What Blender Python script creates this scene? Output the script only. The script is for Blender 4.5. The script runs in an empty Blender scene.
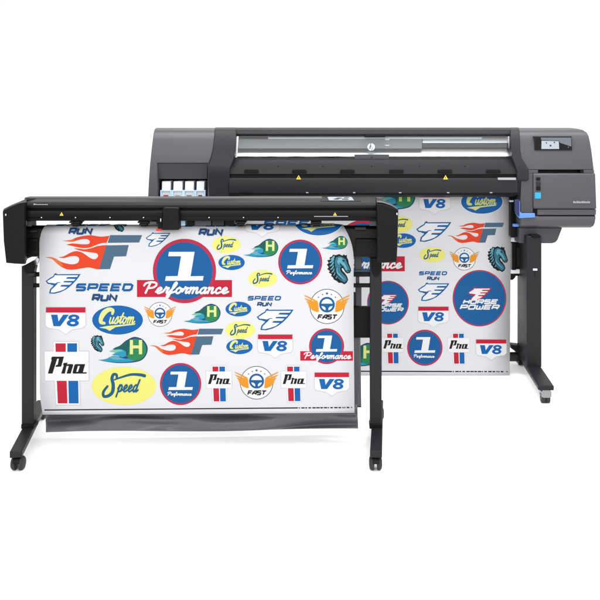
import bpy, bmesh, math, random
from mathutils import Vector, Matrix
from mathutils.geometry import tessellate_polygon
random.seed(7)
SC = bpy.context.scene
COL = SC.collection
# ------------------------------------------------------------------ camera maths
F = 803.0          # focal length in 600-px photo pixels
XV, YH, H = 324.0, 140.0, 1.35
def W(x, y, D):    # photo pixel at a depth in metres -> world point
    return Vector(((x - XV) * D / F, D, H - (y - YH) * D / F))
def WX(x, D): return (x - XV) * D / F
def WZ(y, D): return H - (y - YH) * D / F

# ------------------------------------------------------------------ materials
def lin(c):
    c = c / 255.0
    return c / 12.92 if c <= 0.04045 else ((c + 0.055) / 1.055) ** 2.4
def rgb(r, g, b, k=1.0): return (min(1, lin(r) * k), min(1, lin(g) * k), min(1, lin(b) * k), 1)
MATS = {}
def mat(name, col, rough=0.45, metal=0.0, bump=0.0, bscale=600, rvar=0.0, spec=0.28, stretch=None, coat=0.0, cvar=0.0):
    if name in MATS: return MATS[name]
    m = bpy.data.materials.new(name); m.use_nodes = True
    nt = m.node_tree; b = nt.nodes['Principled BSDF']
    b.inputs['Base Color'].default_value = col
    b.inputs['Roughness'].default_value = rough
    b.inputs['Metallic'].default_value = metal
    b.inputs['Specular IOR Level'].default_value = spec
    if coat: b.inputs['Coat Weight'].default_value = coat; b.inputs['Coat Roughness'].default_value = 0.15
    if bump or rvar or cvar:
        tc = nt.nodes.new('ShaderNodeTexCoord'); mp = nt.nodes.new('ShaderNodeMapping')
        nt.links.new(tc.outputs['Object'], mp.inputs['Vector'])
        if stretch: mp.inputs['Scale'].default_value = stretch
    if bump:
        n = nt.nodes.new('ShaderNodeTexNoise'); n.inputs['Scale'].default_value = bscale; n.inputs['Detail'].default_value = 3
        nt.links.new(mp.outputs['Vector'], n.inputs['Vector'])
        bp = nt.nodes.new('ShaderNodeBump'); bp.inputs['Strength'].default_value = bump; bp.inputs['Distance'].default_value = 0.002
        nt.links.new(n.outputs['Fac'], bp.inputs['Height']); nt.links.new(bp.outputs['Normal'], b.inputs['Normal'])
    if rvar:
        n2 = nt.nodes.new('ShaderNodeTexNoise'); n2.inputs['Scale'].default_value = 5; n2.inputs['Detail'].default_value = 6
        nt.links.new(mp.outputs['Vector'], n2.inputs['Vector'])
        mr = nt.nodes.new('ShaderNodeMapRange'); mr.inputs['To Min'].default_value = rough - rvar; mr.inputs['To Max'].default_value = rough + rvar
        nt.links.new(n2.outputs['Fac'], mr.inputs['Value']); nt.links.new(mr.outputs['Result'], b.inputs['Roughness'])
    if cvar:
        n3 = nt.nodes.new('ShaderNodeTexNoise'); n3.inputs['Scale'].default_value = bscale * 0.7; n3.inputs['Detail'].default_value = 4
        nt.links.new(mp.outputs['Vector'], n3.inputs['Vector'])
        mx = nt.nodes.new('ShaderNodeMix'); mx.data_type = 'RGBA'; mx.blend_type = 'MULTIPLY'
        mx.inputs[0].default_value = 1.0
        cr = nt.nodes.new('ShaderNodeMapRange'); cr.inputs['To Min'].default_value = 1 - cvar; cr.inputs['To Max'].default_value = 1 + cvar
        nt.links.new(n3.outputs['Fac'], cr.inputs['Value'])
        mx.inputs[6].default_value = col
        cb = nt.nodes.new('ShaderNodeCombineColor')
        for k in ('Red', 'Green', 'Blue'): nt.links.new(cr.outputs['Result'], cb.inputs[k])
        nt.links.new(cb.outputs['Color'], mx.inputs[7]); nt.links.new(mx.outputs[2], b.inputs['Base Color'])
    MATS[name] = m; return m

GREY = mat('grey_plastic', rgb(58, 58, 61), 0.42, bump=0.10, bscale=700, rvar=0.06, cvar=0.05)
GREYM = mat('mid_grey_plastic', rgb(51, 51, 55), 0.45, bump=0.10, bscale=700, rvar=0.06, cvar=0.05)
GREYD = mat('dark_grey_plastic', rgb(31, 31, 34), 0.46, bump=0.10, bscale=700, rvar=0.06, cvar=0.05, spec=0.15)
COVER = mat('charcoal_cover_plastic', rgb(27, 26, 29), 0.46, bump=0.08, bscale=700, rvar=0.06, cvar=0.05, spec=0.15)
BLACK = mat('black_plastic', rgb(13, 13, 15), 0.42, bump=0.10, bscale=700, rvar=0.07, cvar=0.06, spec=0.09)
BLACKG = mat('gloss_black_plastic', rgb(9, 9, 11), 0.33, bump=0.04, bscale=500, rvar=0.06, spec=0.09)
DEEP = mat('deep_black_plastic', rgb(14, 14, 16), 0.55, spec=0.13)
STEELK = mat('black_painted_steel', rgb(27, 26, 29), 0.45, bump=0.12, bscale=900, rvar=0.06, cvar=0.05, spec=0.13)
RUBBER = mat('black_rubber', rgb(30, 30, 31), 0.6, bump=0.1, bscale=800)
ALU = mat('brushed_aluminium', (0.66, 0.66, 0.67, 1), 0.36, metal=1.0, bump=0.12, bscale=300, stretch=(0.05, 1, 1), rvar=0.08)
ZINC = mat('dull_zinc', (0.20, 0.20, 0.21, 1), 0.42, metal=0.9, rvar=0.1)
STEEL = mat('zinc_steel', (0.55, 0.56, 0.58, 1), 0.3, metal=1.0, rvar=0.1)
GREYB = mat('carriage_grey_plastic', rgb(102, 106, 110), 0.4, rvar=0.05, cvar=0.04)
WHITEP = mat('white_plastic', rgb(192, 194, 198), 0.4)
CLEARB = mat('pale_blue_plastic', rgb(150, 176, 196), 0.3)
BLUEL = mat('light_blue_plastic', rgb(74, 112, 178), 0.4)
BLUED = mat('dark_blue_plastic', rgb(18, 26, 66), 0.45)
CYAN = mat('cyan_sticker', rgb(30, 130, 180), 0.5)
YEL = mat('yellow_sticker', rgb(205, 165, 50), 0.5)
LBL = mat('pale_grey_print', rgb(130, 130, 134), 0.5)
FAB = mat('dark_grey_fabric', rgb(84, 84, 88), 0.32, bump=0.2, bscale=500, cvar=0.08, rvar=0.08)
PAPER = mat('white_vinyl', rgb(237, 238, 241, .43), 0.42, bump=0.02, bscale=60)
FLOOR = mat('white_floor', (0.97, 0.97, 0.97, 1), 0.9, spec=0.1, bump=0.01, bscale=3)
SCR = mat('screen_grey_glass', rgb(150, 156, 164, .75), 0.3, spec=.2)
SCRK = mat('screen_black_glass', rgb(12, 12, 14), 0.15, spec=.2)
pane_m = bpy.data.materials.new('clear_pane'); pane_m.use_nodes = True
_nt = pane_m.node_tree; _nt.nodes.clear()
_o = _nt.nodes.new('ShaderNodeOutputMaterial'); _mx = _nt.nodes.new('ShaderNodeMixShader'); _t = _nt.nodes.new('ShaderNodeBsdfTransparent'); _g = _nt.nodes.new('ShaderNodeBsdfGlossy')
_g.inputs['Roughness'].default_value = 0.08; _mx.inputs[0].default_value = 0.07; _t.inputs['Color'].default_value = (0.93, 0.94, 0.94, 1)
_nt.links.new(_t.outputs[0], _mx.inputs[1]); _nt.links.new(_g.outputs[0], _mx.inputs[2]); _nt.links.new(_mx.outputs[0], _o.inputs[0])

# ------------------------------------------------------------------ object helpers
def finish(name, bm, m, parent=None, bevel=0.0, seg=2, smooth=35, solid=0.0):
    bmesh.ops.recalc_face_normals(bm, faces=bm.faces[:])
    me = bpy.data.meshes.new(name); bm.to_mesh(me); bm.free()
    for mm in (m if isinstance(m, (list, tuple)) else [m]): me.materials.append(mm)
    o = bpy.data.objects.new(name, me); COL.objects.link(o)
    if parent: o.parent = parent; o.matrix_parent_inverse = (Matrix.Translation(parent.location) if parent.parent is None else Matrix()).inverted()
    if solid:
        s = o.modifiers.new('thickness', 'SOLIDIFY'); s.thickness = solid; s.offset = 0
    if bevel:
        b = o.modifiers.new('edge', 'BEVEL'); b.width = bevel; b.segments = seg; b.limit_method = 'ANGLE'; b.angle_limit = math.radians(32); b.use_clamp_overlap = True
        b.harden_normals = False
    for p in me.polygons: p.use_smooth = True
    me.set_sharp_from_angle(angle=math.radians(smooth))
    return o
def thing(name, label, cat, loc=(0, 0, 0)):
    o = bpy.data.objects.new(name, None); COL.objects.link(o); o.location = loc
    o['label'] = label; o['category'] = cat; o.empty_display_size = 0.1
    return o
def bm_box(bm, a, b):
    x0, y0, z0 = [min(p, q) for p, q in zip(a, b)]; x1, y1, z1 = [max(p, q) for p, q in zip(a, b)]
    v = [bm.verts.new(c) for c in ((x0, y0, z0), (x1, y0, z0), (x1, y1, z0), (x0, y1, z0), (x0, y0, z1), (x1, y0, z1), (x1, y1, z1), (x0, y1, z1))]
    for f in ((0, 1, 2, 3), (4, 5, 6, 7), (0, 1, 5, 4), (1, 2, 6, 5), (2, 3, 7, 6), (3, 0, 4, 7)): bm.faces.new([v[i] for i in f])
def bm_loft(bm, rings, cap=True):
    vs = [[bm.verts.new(p) for p in r] for r in rings]; n = len(rings[0])
    for a, b in zip(vs, vs[1:]):
        for i in range(n): bm.faces.new((a[i], a[(i + 1) % n], b[(i + 1) % n], b[i]))
    if cap: bm.faces.new(vs[0]); bm.faces.new(vs[-1])
def prism(name, pts, D0, D1, m, parent, bevel=0.004, seg=2, Dm=None):
    """outline read off the photo at depth D0, extruded straight back to D1"""
    bm = bmesh.new(); Dm = Dm or D0
    f = [W(x, y, Dm) for x, y in pts]
    bm_loft(bm, [[(p.x, D0, p.z) for p in f], [(p.x, D1, p.z) for p in f]])
    return finish(name, bm, m, parent, bevel, seg)
def pbox(name, x0, y0, x1, y1, D0, D1, m, parent, bevel=0.003, seg=2):
    return prism(name, [(x0, y0), (x1, y0), (x1, y1), (x0, y1)], D0, D1, m, parent, bevel, seg)
def rows(name, rw, Db, m, parent, bevel=0.005, seg=3, smooth=35):
    """rows of (y, xl, xr, D) front surface closed back to depth Db"""
    bm = bmesh.new(); rings = []
    for y, xl, xr, D in rw:
        a, b = W(xl, y, D), W(xr, y, D)
        rings.append([a, b, Vector((b.x, Db, b.z)), Vector((a.x, Db, a.z))])
    bm_loft(bm, rings); return finish(name, bm, m, parent, bevel, seg, smooth)
def profile(name, prof, X0, X1, m, parent, bevel=0.003, seg=2, smooth=35):
    """(depth, z) outline swept along X"""
    bm = bmesh.new(); bm_loft(bm, [[(X if X1 is not None else WX(X, d), d, z) for d, z in prof] for X in ((X0, X1) if X1 is not None else X0)])
    return finish(name, bm, m, parent, bevel, seg, smooth)
def bm_cyl(bm, p0, p1, r, n=20, r1=None):
    p0, p1 = Vector(p0), Vector(p1); ax = (p1 - p0).normalized(); u = ax.orthogonal().normalized(); v = ax.cross(u); r1 = r if r1 is None else r1
    bm_loft(bm, [[p + (u * math.cos(2 * math.pi * i / n) + v * math.sin(2 * math.pi * i / n)) * q for i in range(n)] for p, q in ((p0, r), (p1, r1))])
def cyl(name, p0, p1, r, m, parent, bevel=0.001, n=24):
    bm = bmesh.new(); bm_cyl(bm, p0, p1, r, n); return finish(name, bm, m, parent, bevel, 2)

# ================================================================== 2-D PRINT ENGINE
INK = {
 'blue': rgb(16, 98, 164), 'vblue': rgb(8, 104, 182), 'navy': rgb(28, 72, 128), 'red': rgb(205, 28, 58), 'ring': rgb(200, 44, 78),
 'white': rgb(250, 250, 252), 'slate': rgb(82, 112, 138), 'flame': rgb(240, 72, 36), 'amber': rgb(236, 118, 48), 'yellow': rgb(250, 246, 130),
 'cream': rgb(236, 240, 150), 'teal': rgb(22, 98, 138), 'green': rgb(44, 140, 88), 'dgreen': rgb(22, 96, 92), 'aqua': rgb(40, 160, 196),
 'deepblue': rgb(38, 62, 120), 'black': rgb(18, 20, 24), 'orange': rgb(245, 160, 40), 'ltteal': rgb(104, 178, 196), 'mteal': rgb(52, 122, 146),
 'edge': rgb(205, 206, 210), 'ash': rgb(90, 92, 98), 'mint': rgb(130, 200, 170)}
KI = 0.435
def ink(n): return mat('print_' + n, tuple(v * KI for v in INK[n][:3]) + (1,), 0.5, spec=0.12)
def catmull(pts, closed=False, n=7):
    out = []; N = len(pts); rng = N if closed else N - 1
    for i in range(rng):
        g = lambda k: pts[k % N] if closed else pts[max(0, min(N - 1, k))]
        p0, p1, p2, p3 = g(i - 1), g(i), g(i + 1), g(i + 2)
        if p1 == p2: continue
        for k in range(n):
            t = k / n
            out.append(tuple(0.5 * (2 * b + (c - a) * t + (2 * a - 5 * b + 4 * c - d) * t * t + (3 * b - a - 3 * c + d) * t ** 3) for a, b, c, d in zip(p0, p1, p2, p3)))
    if not closed: out.append(tuple(pts[-1]))
    return out
def ell(cx, cy, rx, ry=None, n=56, a0=0, a1=360):
    ry = rx if ry is None else ry
    full = abs(a1 - a0) >= 360
    return [(cx + rx * math.cos(math.radians(a0 + (a1 - a0) * i / (n if full else n - 1))), cy + ry * math.sin(math.radians(a0 + (a1 - a0) * i / (n if full else n - 1)))) for i in range(n)]
class Art:
    """flat print artwork in pixel units, y down; layers stack towards the viewer"""
    def __init__(s, cx, cy): s.cx, s.cy, s.z, s.L = cx, cy, 0.0, {}
    def layer(s, g): return s.L.setdefault(g, dict(v=[], f=[], m=[], mats=[]))
    def add(s, v, f, col, g, zz=None):
        d = s.layer(g)
        if col not in d['mats']: d['mats'].append(col)
        k = len(d['v']); mi = d['mats'].index(col); s.z += 0.012
        for i, (x, y) in enumerate(v): d['v'].append((x - s.cx, -(s.z + (zz[i] if zz else 0)), -(y - s.cy)))
        for q in f: d['f'].append([k + i for i in q]); d['m'].append(mi)
        if zz: s.z += max(zz)
    def poly(s, pts, col, g='print', curve=False, closed_n=6):
        if curve:
            q = catmull(pts, True, closed_n); pts = [p for i, p in enumerate(q) if math.hypot(p[0] - q[i - 1][0], p[1] - q[i - 1][1]) > 1e-3]
        s.add(pts, tessellate_polygon([[Vector((x, y, 0)) for x, y in pts]]), col, g)
    def line(s, pts, w, col, g='print', curve=False, closed=False, cap=True, n=6):
        """stroke as one strip; w is a width or (start, mid, end)"""
        if curve: pts = catmull(pts, closed, n)
        if closed: pts = pts + [pts[0]]
        N = len(pts); L, R, zz = [], [], []
        for i in range(N):
            p = Vector(pts[i]); a = Vector(pts[i - 1]) if i else (Vector(pts[-2]) if closed else None); b = Vector(pts[i + 1]) if i < N - 1 else (Vector(pts[1]) if closed else None)
            d0 = (p - a).normalized() if a is not None else None; d1 = (b - p).normalized() if b is not None else None
            if d0 is None: d0 = d1
            if d1 is None: d1 = d0
            t = (d0 + d1); t = t.normalized() if t.length > 1e-4 else d1
            nn = Vector((-t.y, t.x)); c = max(0.6, nn.dot(Vector((-d1.y, d1.x))))
            if isinstance(w, tuple):
                q = i / (N - 1); ww = w[0] + (w[1] - w[0]) * q * 2 if q < .5 else w[1] + (w[2] - w[1]) * (q - .5) * 2
            else: ww = w
            h = nn * (ww / 2 / c); L.append(tuple(p + h)); R.append(tuple(p - h))
        v = L + R; f = [(i, i + 1, N + i + 1, N + i) for i in range(N - 1)]
        zz = [0.0006 * i for i in range(N)] * 2
        s.add(v, f, col, g, zz)
        if cap and not closed:
            for e in (0, -1):
                ww = w if not isinstance(w, tuple) else (w[0] if e == 0 else w[2])
                s.poly(ell(pts[e][0], pts[e][1], ww / 2, n=10), col, g)
# ---- stroke letters, unit cell: x right, y up
TECH = {
 'S': [[(1, 1), (0.1, 1), (0, .9), (0, .55), (.9, .5), (1, .4), (1, .1), (.9, 0), (0, 0)]],
 'P': [[(0, 0), (0, 1), (.9, 1), (1, .9), (1, .5), (.9, .4), (0.1, .4)]],
 'E': [[(1, 1), (0, 1), (0, 0), (1, 0)], [(0, .5), (.9, .5)]],
 'D': [[(0, 0), (0, 1), (.8, 1), (1, .8), (1, .2), (.8, 0), (0.05, 0)]],
 'R': [[(0, 0), (0, 1), (.9, 1), (1, .9), (1, .5), (.9, .4), (.1, .4)], [(.55, .4), (1, 0)]],
 'U': [[(0, 1), (0, .1), (.1, 0), (.9, 0), (1, .1), (1, 1)]],
 'N': [[(0, 0), (0, 1), (1, 0), (1, 1)]],
 'F': [[(1, 1), (0, 1), (0, 0)], [(0, .5), (.85, .5)]],
 'A': [[(0, 0), (0, .45), (.5, 1), (1, 1), (1, 0)], [(0, .4), (1, .4)]],
 'T': [[(-.1, 1), (1.1, 1)], [(.5, 1), (.5, 0)]],
 'H': [[(0, 0), (0, 1)], [(1, 0), (1, 1)], [(0, .5), (1, .5)]],
 'O': [[(0, .1), (0, .9), (.1, 1), (.9, 1), (1, .9), (1, .1), (.9, 0), (.1, 0), (0, .1)]],
 'W': [[(0, 1), (0, .1), (.1, 0), (.9, 0), (1, .1), (1, 1)], [(.5, 0), (.5, .75)]],
 'V': [[(0, 1), (.45, 0), (1, 1)]],
}
def tech(a, txt, x0, x1, ytop, ybot, wt, col, shear=0.25, g='lettering', gap=0.42, halo=None, hw=0):
    n = len(txt); h = ybot - ytop - wt; u = (x1 - x0 - wt - shear * h) / (n + gap * (n - 1))
    for pas in ((halo, wt + hw), (col, wt)):
        if pas[0] is None: continue
        x = x0 + wt / 2
        for ch in txt:
            for st in TECH[ch]:
                a.line([(x + p * u + shear * q * h, ybot - wt / 2 - q * h) for p, q in st], pas[1], pas[0], g, cap=False)
            x += u * (1 + gap)
SCRIPT = {  # x-height = 1, strokes are smooth curves
 'P': (1.45, [[(.25, 0.05), (.32, .9), (.42, 1.75)], [(-.25, 1.35), (-.1, 1.75), (.5, 1.95), (1.1, 1.8), (1.25, 1.4), (.95, 1.0), (.4, .9)]]),
 'S': (1.5, [[(1.25, 1.75), (1.05, 2.1), (.65, 2.0), (.6, 1.55), (.9, 1.1), (.95, .5), (.6, 0), (.15, -.1), (-.1, .2), (.1, .55)]]),
 'C': (1.5, [[(1.35, 1.6), (1.25, 2.0), (.8, 2.05), (.3, 1.6), (.1, .9), (.25, .25), (.7, -.02), (1.2, .25), (1.45, .5)]]),
 'e': (.86, [[(.02, .25), (.4, .45), (.62, .75), (.42, 1.0), (.18, .75), (.16, .3), (.42, 0), (.9, .3)]]),
 'r': (.8, [[(.02, .3), (.2, .75), (.26, 1.1)], [(.24, .9), (.62, .92), (.5, .45), (.56, .04), (.86, .3)]]),
 'f': (.72, [[(.02, .3), (.38, .9), (.62, 1.6), (.5, 1.9), (.34, 1.6), (.26, .6), (.14, -.5), (.02, -.75), (-.1, -.4), (.2, 0), (.76, .32)]]),
 'o': (.86, [[(.45, .98), (.16, .7), (.18, .2), (.42, 0), (.66, .3), (.66, .75), (.45, 1.0), (.6, .8), (.9, .75)]]),
 'm': (1.35, [[(.05, .9), (.2, .95), (.16, .02)], [(.18, .5), (.42, .98), (.6, .9), (.56, .02)], [(.58, .5), (.84, .98), (1.02, .9), (1.0, .2), (1.12, .02), (1.4, .3)]]),
 'n': (.95, [[(.05, .9), (.2, .95), (.16, .02)], [(.18, .5), (.44, .98), (.62, .9), (.6, .2), (.72, .02), (1.0, .3)]]),
 'a': (.95, [[(.68, .85), (.42, 1.0), (.14, .65), (.18, .15), (.4, 0), (.64, .4), (.7, .98)], [(.7, .98), (.64, .25), (.76, .02), (1.0, .3)]]),
 'c': (.8, [[(.62, .75), (.5, 1.0), (.2, .8), (.14, .35), (.36, 0), (.84, .3)]]),
 'p': (.95, [[(.02, .4), (.2, .98)], [(.22, 1.0), (.18, .2), (.1, -.75)], [(.2, .6), (.42, 1.0), (.68, .75), (.62, .2), (.4, 0), (.2, .2)], [(.5, .05), (1.0, .3)]]),
 'd': (.98, [[(.66, .85), (.42, 1.0), (.14, .65), (.18, .15), (.4, 0), (.64, .4)], [(.84, 1.75), (.68, .5), (.74, .02), (1.02, .25)]]),
 'u': (.95, [[(.1, .98), (.12, .3), (.3, 0), (.56, .3), (.66, .98)], [(.66, .98), (.62, .25), (.74, .02), (1.0, .3)]]),
 's': (.74, [[(.02, .2), (.4, 1.1), (.56, .6), (.5, .1), (.2, .0), (.1, .2)], [(.45, .05), (.8, .3)]]),
 't': (.62, [[(.02, .3), (.36, 1.0), (.5, 1.7)], [(.46, 1.6), (.3, .4), (.4, .02), (.66, .3)], [(.06, 1.05), (.72, 1.12)]]),
}
def script(a, txt, x0, x1, ybase, xh, wt, col, shear=0.3, g='lettering', rise=0.0):
    tot = sum(SCRIPT[c][0] for c in txt); sx = (x1 - x0) / tot; x = x0
    for ch in txt:
        w, sts = SCRIPT[ch]
        for st in sts:
            a.line([(x + (p) * sx + shear * q * xh, ybase - q * xh - rise * (x + p * sx - x0)) for p, q in st], wt, col, g, curve=True, n=4)
        x += w * sx
# ------------------------------------------------------------------ the artworks (pixel coordinates of the photo's biggest copy)
def Z(x0, y0, s): return lambda *p: [(x0 + a / s, y0 + b / s) for a, b in p]
def art_flame():
    a = Art(94, 252); z = Z(45, 230, 7.5)
    a.poly(z((130, 80), (130, 80), (190, 75), (240, 55), (300, 42), (350, 40), (420, 50), (485, 43), (485, 43), (462, 97), (462, 97), (430, 98), (390, 110), (340, 130), (290, 136), (230, 126), (160, 110), (160, 110), (205, 101), (245, 104), (285, 107), (325, 105), (337, 88), (322, 71), (288, 68), (250, 75), (200, 88)), 'flame', curve=True, closed_n=4)
    a.poly(z((215, 137), (215, 137), (260, 140), (300, 145), (350, 135), (400, 119), (465, 113), (465, 113), (405, 295), (405, 295), (380, 292), (330, 281), (290, 285), (230, 295), (180, 297), (130, 281), (90, 251), (50, 216), (0, 206), (0, 206), (40, 203), (80, 215), (115, 236), (160, 251), (210, 257), (245, 246), (257, 220), (245, 200), (215, 195), (180, 200), (140, 211), (100, 204), (100, 204), (140, 197), (190, 171), (235, 158), (280, 170), (312, 191), (350, 215), (380, 217), (399, 195), (390, 177), (368, 171), (330, 166), (270, 156)), 'flame', curve=True, closed_n=4)
    a.poly(z((6, 206), (40, 205), (80, 217), (115, 238), (135, 262), (128, 277), (90, 248), (50, 214)), 'amber')
    a.poly(z((136, 80), (190, 76.5), (225, 63.5), (218, 82), (200, 86)), 'amber')
    z = Z(40, 230, 5.4545)
    a.poly(z((383, 28), (557, 28), (541, 68), (369, 70)), 'slate', 'letter_block')
    a.poly(z((362, 84), (484, 82), (470, 143), (404, 145), (382, 213), (322, 214)), 'slate', 'letter_block')
    return a, 'printed_flame_letter', 'orange flames trailing from a slate letter F'
def horse_e(a, z, line, fill, bar, g='print'):
    o = z((62, 26), (74, 20), (80, 28), (238, 27), (222, 52), (198, 80), (172, 106), (140, 130), (105, 147), (65, 158), (27, 156), (34, 128), (58, 104), (44, 96), (18, 92), (4, 74), (34, 52), (56, 40))
    i = z((66, 34), (84, 35), (222, 35), (214, 46), (150, 47), (140, 58), (204, 60), (192, 72), (128, 73), (122, 82), (180, 84), (165, 98), (110, 99), (102, 110), (150, 112), (126, 130), (96, 141), (60, 150), (38, 149), (44, 130), (68, 108), (84, 92), (60, 88), (48, 86), (22, 84), (15, 74), (40, 58), (60, 46))
    a.poly(o, line, g); a.poly(i, fill, g)
    if bar: a.line(z((44, 96), (70, 92), (88, 84), (104, 84)), (1.0, 1.0, .4), bar, g, curve=True)
def art_horse():
    a = Art(63, 283.5); horse_e(a, Z(45, 270, 6.667), 'blue', 'white', 'blue')
    return a, 'printed_horse_letter', 'white horse head whose mane forms an E, outlined in blue'
def art_speedrun(horse=True):
    a = Art(89, 288)
    if horse: horse_e(a, Z(45, 270, 6.667), 'blue', 'white', 'blue')
    tech(a, 'SPEED', 75, 134, 283.2, 291.4, 2.4, 'blue', .3, halo='white', hw=1.7)
    tech(a, 'RUN', 91.5, 118, 293.8, 301.4, 2.2, 'navy', .25)
    return a, 'printed_speed_run', 'blue slanted SPEED RUN lettering' + (' beside a horse head' if horse else '')
def art_v8():
    a = Art(65.5, 320)
    sh = lambda e: [(46 - e, 307.5 - e), (85.5 + e, 307.5 - e), (85.7 + e, 325), (83 + e, 327.6 + e), (72, 329.6 + e), (65.8, 334.2 + e * 1.3), (59, 329.6 + e), (48 - e, 327.6 + e), (45.8 - e, 325)]
    a.poly(sh(.55), 'edge'); a.poly(sh(0), 'white'); a.poly([(46, 307.3), (85.5, 307.3), (85.5, 312.6), (46, 312.6)], 'red')
    a.poly([(51, 314.6), (57.5, 314.6), (58.6, 321.4), (63.2, 314.6), (69, 314.6), (60.4, 326.2), (53.6, 326.2)], 'vblue', 'lettering')
    a.poly([(70 + p, 320.4 - q) for p, q in [(0, 0)]] and ell(73.9, 317.6, 5.6, 3.2, 28), 'vblue', 'lettering'); a.poly(ell(72.9, 323, 6.1, 3.5, 28), 'vblue', 'lettering')
    a.poly(ell(73.9, 317.7, 2.1, .95, 16), 'white', 'lettering'); a.poly(ell(72.9, 322.9, 2.4, 1.1, 16), 'white', 'lettering')
    return a, 'printed_engine_shield', 'white shield with a red bar and blue V8'
ONE = ((158, 119), (298, 119), (276, 252), (347, 251), (343, 275), (137, 277), (142, 252), (206, 251), (224, 143), (154, 143))
def art_banner():
    a = Art(184.5, 271); a.poly([(137, 280), (232, 280), (232, 297), (137, 297)], 'red', 'banner')
    a.poly(ell(184.5, 271, 31.6, 32.2, 72), 'ring'); a.poly(ell(184.5, 271, 28.2, 28.8, 72), 'blue')
    a.poly(Z(140, 230, 5.4545)(*ONE), 'white', 'lettering')
    script(a, 'Performance', 143.5, 227.5, 293.2, 5.7, 1.95, 'white', .35)
    return a, 'printed_banner_badge', 'blue number 1 disc over a red Performance banner'
def art_one():
    a = Art(302, 262); a.poly(ell(302, 262, 22, 22.4, 64), 'ring'); a.poly(ell(302, 262, 20.1, 20.5, 64), 'blue')
    a.poly([(302 + (x - 242) * .124, 258.6 + (y - 198) * .124) for x, y in ONE], 'white', 'lettering')
    script(a, 'Performance', 288, 313.5, 274, 1.85, .68, 'white', .35)
    return a, 'printed_number_badge', 'round blue number 1 badge with a red rim'
def art_power():
    a = Art(479.5, 298.2); a.poly(ell(479.5, 298.2, 26.9, 28.2, 64), 'ring'); a.poly(ell(479.5, 298.2, 25.7, 27, 64), 'blue')
    horse_e(a, lambda *p: [(467.5 + x * .101, 285 + y * .101) for x, y in p], 'red', 'white', None)
    tech(a, 'HORSE', 462.5, 498.5, 299.2, 304.1, 1.4, 'white', .45, gap=.34)
    tech(a, 'POWER', 459.5, 500, 304.5, 309.6, 1.4, 'white', .45, gap=.34)
    return a, 'printed_power_badge', 'round blue Horse Power badge with a thin red rim'
def art_custom():
    a = Art(117.6, 320); a.poly(ell(117.6, 320, 26, 15.2, 56), 'white'); a.poly(ell(117.6, 320, 25.4, 14.6, 56), 'vblue'); z = Z(85, 300, 8.57)
    a.line(z((235, 118), (238, 88), (205, 82), (165, 108), (138, 155), (138, 190), (165, 198)), (2.4, 5.2, 2.8), 'cream', 'lettering', curve=True)
    a.poly(z((120, 235), (190, 222), (300, 212), (435, 198), (425, 212), (330, 222), (262, 232), (212, 264), (180, 246)), 'cream', 'lettering')
    script(a, 'ustom', 108.5, 134, 323.6, 6.2, 1.4, 'cream', .28, rise=.02)
    return a, 'printed_custom_oval', 'blue oval with yellow Custom script'
def art_speed():
    a = Art(124, 386); a.poly(ell(124, 386, 32.2, 19, 56), 'yellow'); z = Z(90, 365, 8)
    a.line(z((215, 105), (212, 78), (188, 76), (176, 110), (186, 160), (180, 215), (150, 245), (112, 250), (108, 215), (140, 170)), (2.4, 3.6, 2.4), 'teal', 'lettering', curve=True)
    a.line(z((195, 118), (250, 98), (330, 76), (400, 78), (436, 86)), (1.4, 2.5, 3.4), 'teal', 'lettering', curve=True)
    script(a, 'peed', 117.0, 137.4, 391.6, 6.8, 1.6, 'teal', .28)
    return a, 'printed_speed_oval', 'pale yellow oval with blue Speed script'
def art_comet():
    a = Art(123, 350); z = Z(85, 300, 8.57)
    a.poly(z((236, 420), (236, 420), (300, 390), (345, 352), (400, 322), (440, 317), (495, 338), (530, 385), (537, 430), (520, 480), (485, 515), (440, 530), (380, 538), (280, 540), (180, 528), (112, 514), (112, 514), (180, 505), (240, 478), (290, 485), (330, 480), (300, 440)), 'deepblue', curve=True, closed_n=4)
    a.poly(z((115, 514), (115, 514), (180, 506), (240, 480), (290, 488), (345, 502), (430, 498), (474, 500), (474, 500), (425, 522), (350, 531), (270, 532), (180, 525)), 'aqua', curve=True, closed_n=4)
    a.poly(ell(*z((432, 425))[0], 11, 11, 40), 'green')
    a.poly(z((250, 414), (310, 388), (350, 358), (392, 336), (380, 400), (370, 470), (330, 480), (300, 440)), 'dgreen', curve=True, closed_n=4)
    a.poly(z((205, 440), (250, 424), (310, 420), (350, 440), (355, 480), (320, 492), (280, 478), (230, 470), (262, 452)), 'aqua')
    a.poly(z((205, 440), (250, 426), (300, 424), (330, 436), (290, 442), (262, 452)), 'mint')
    a.poly(z((200, 492), (240, 480), (285, 488), (340, 506), (260, 512)), 'ltteal')
    a.poly(z((385, 342), (412, 342), (412, 388), (462, 388), (462, 342), (490, 342), (490, 464), (462, 464), (462, 414), (412, 414), (412, 464), (385, 464)), 'cream', 'lettering')
    return a, 'printed_comet_letter', 'green letter H comet with a blue wave tail'
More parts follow.
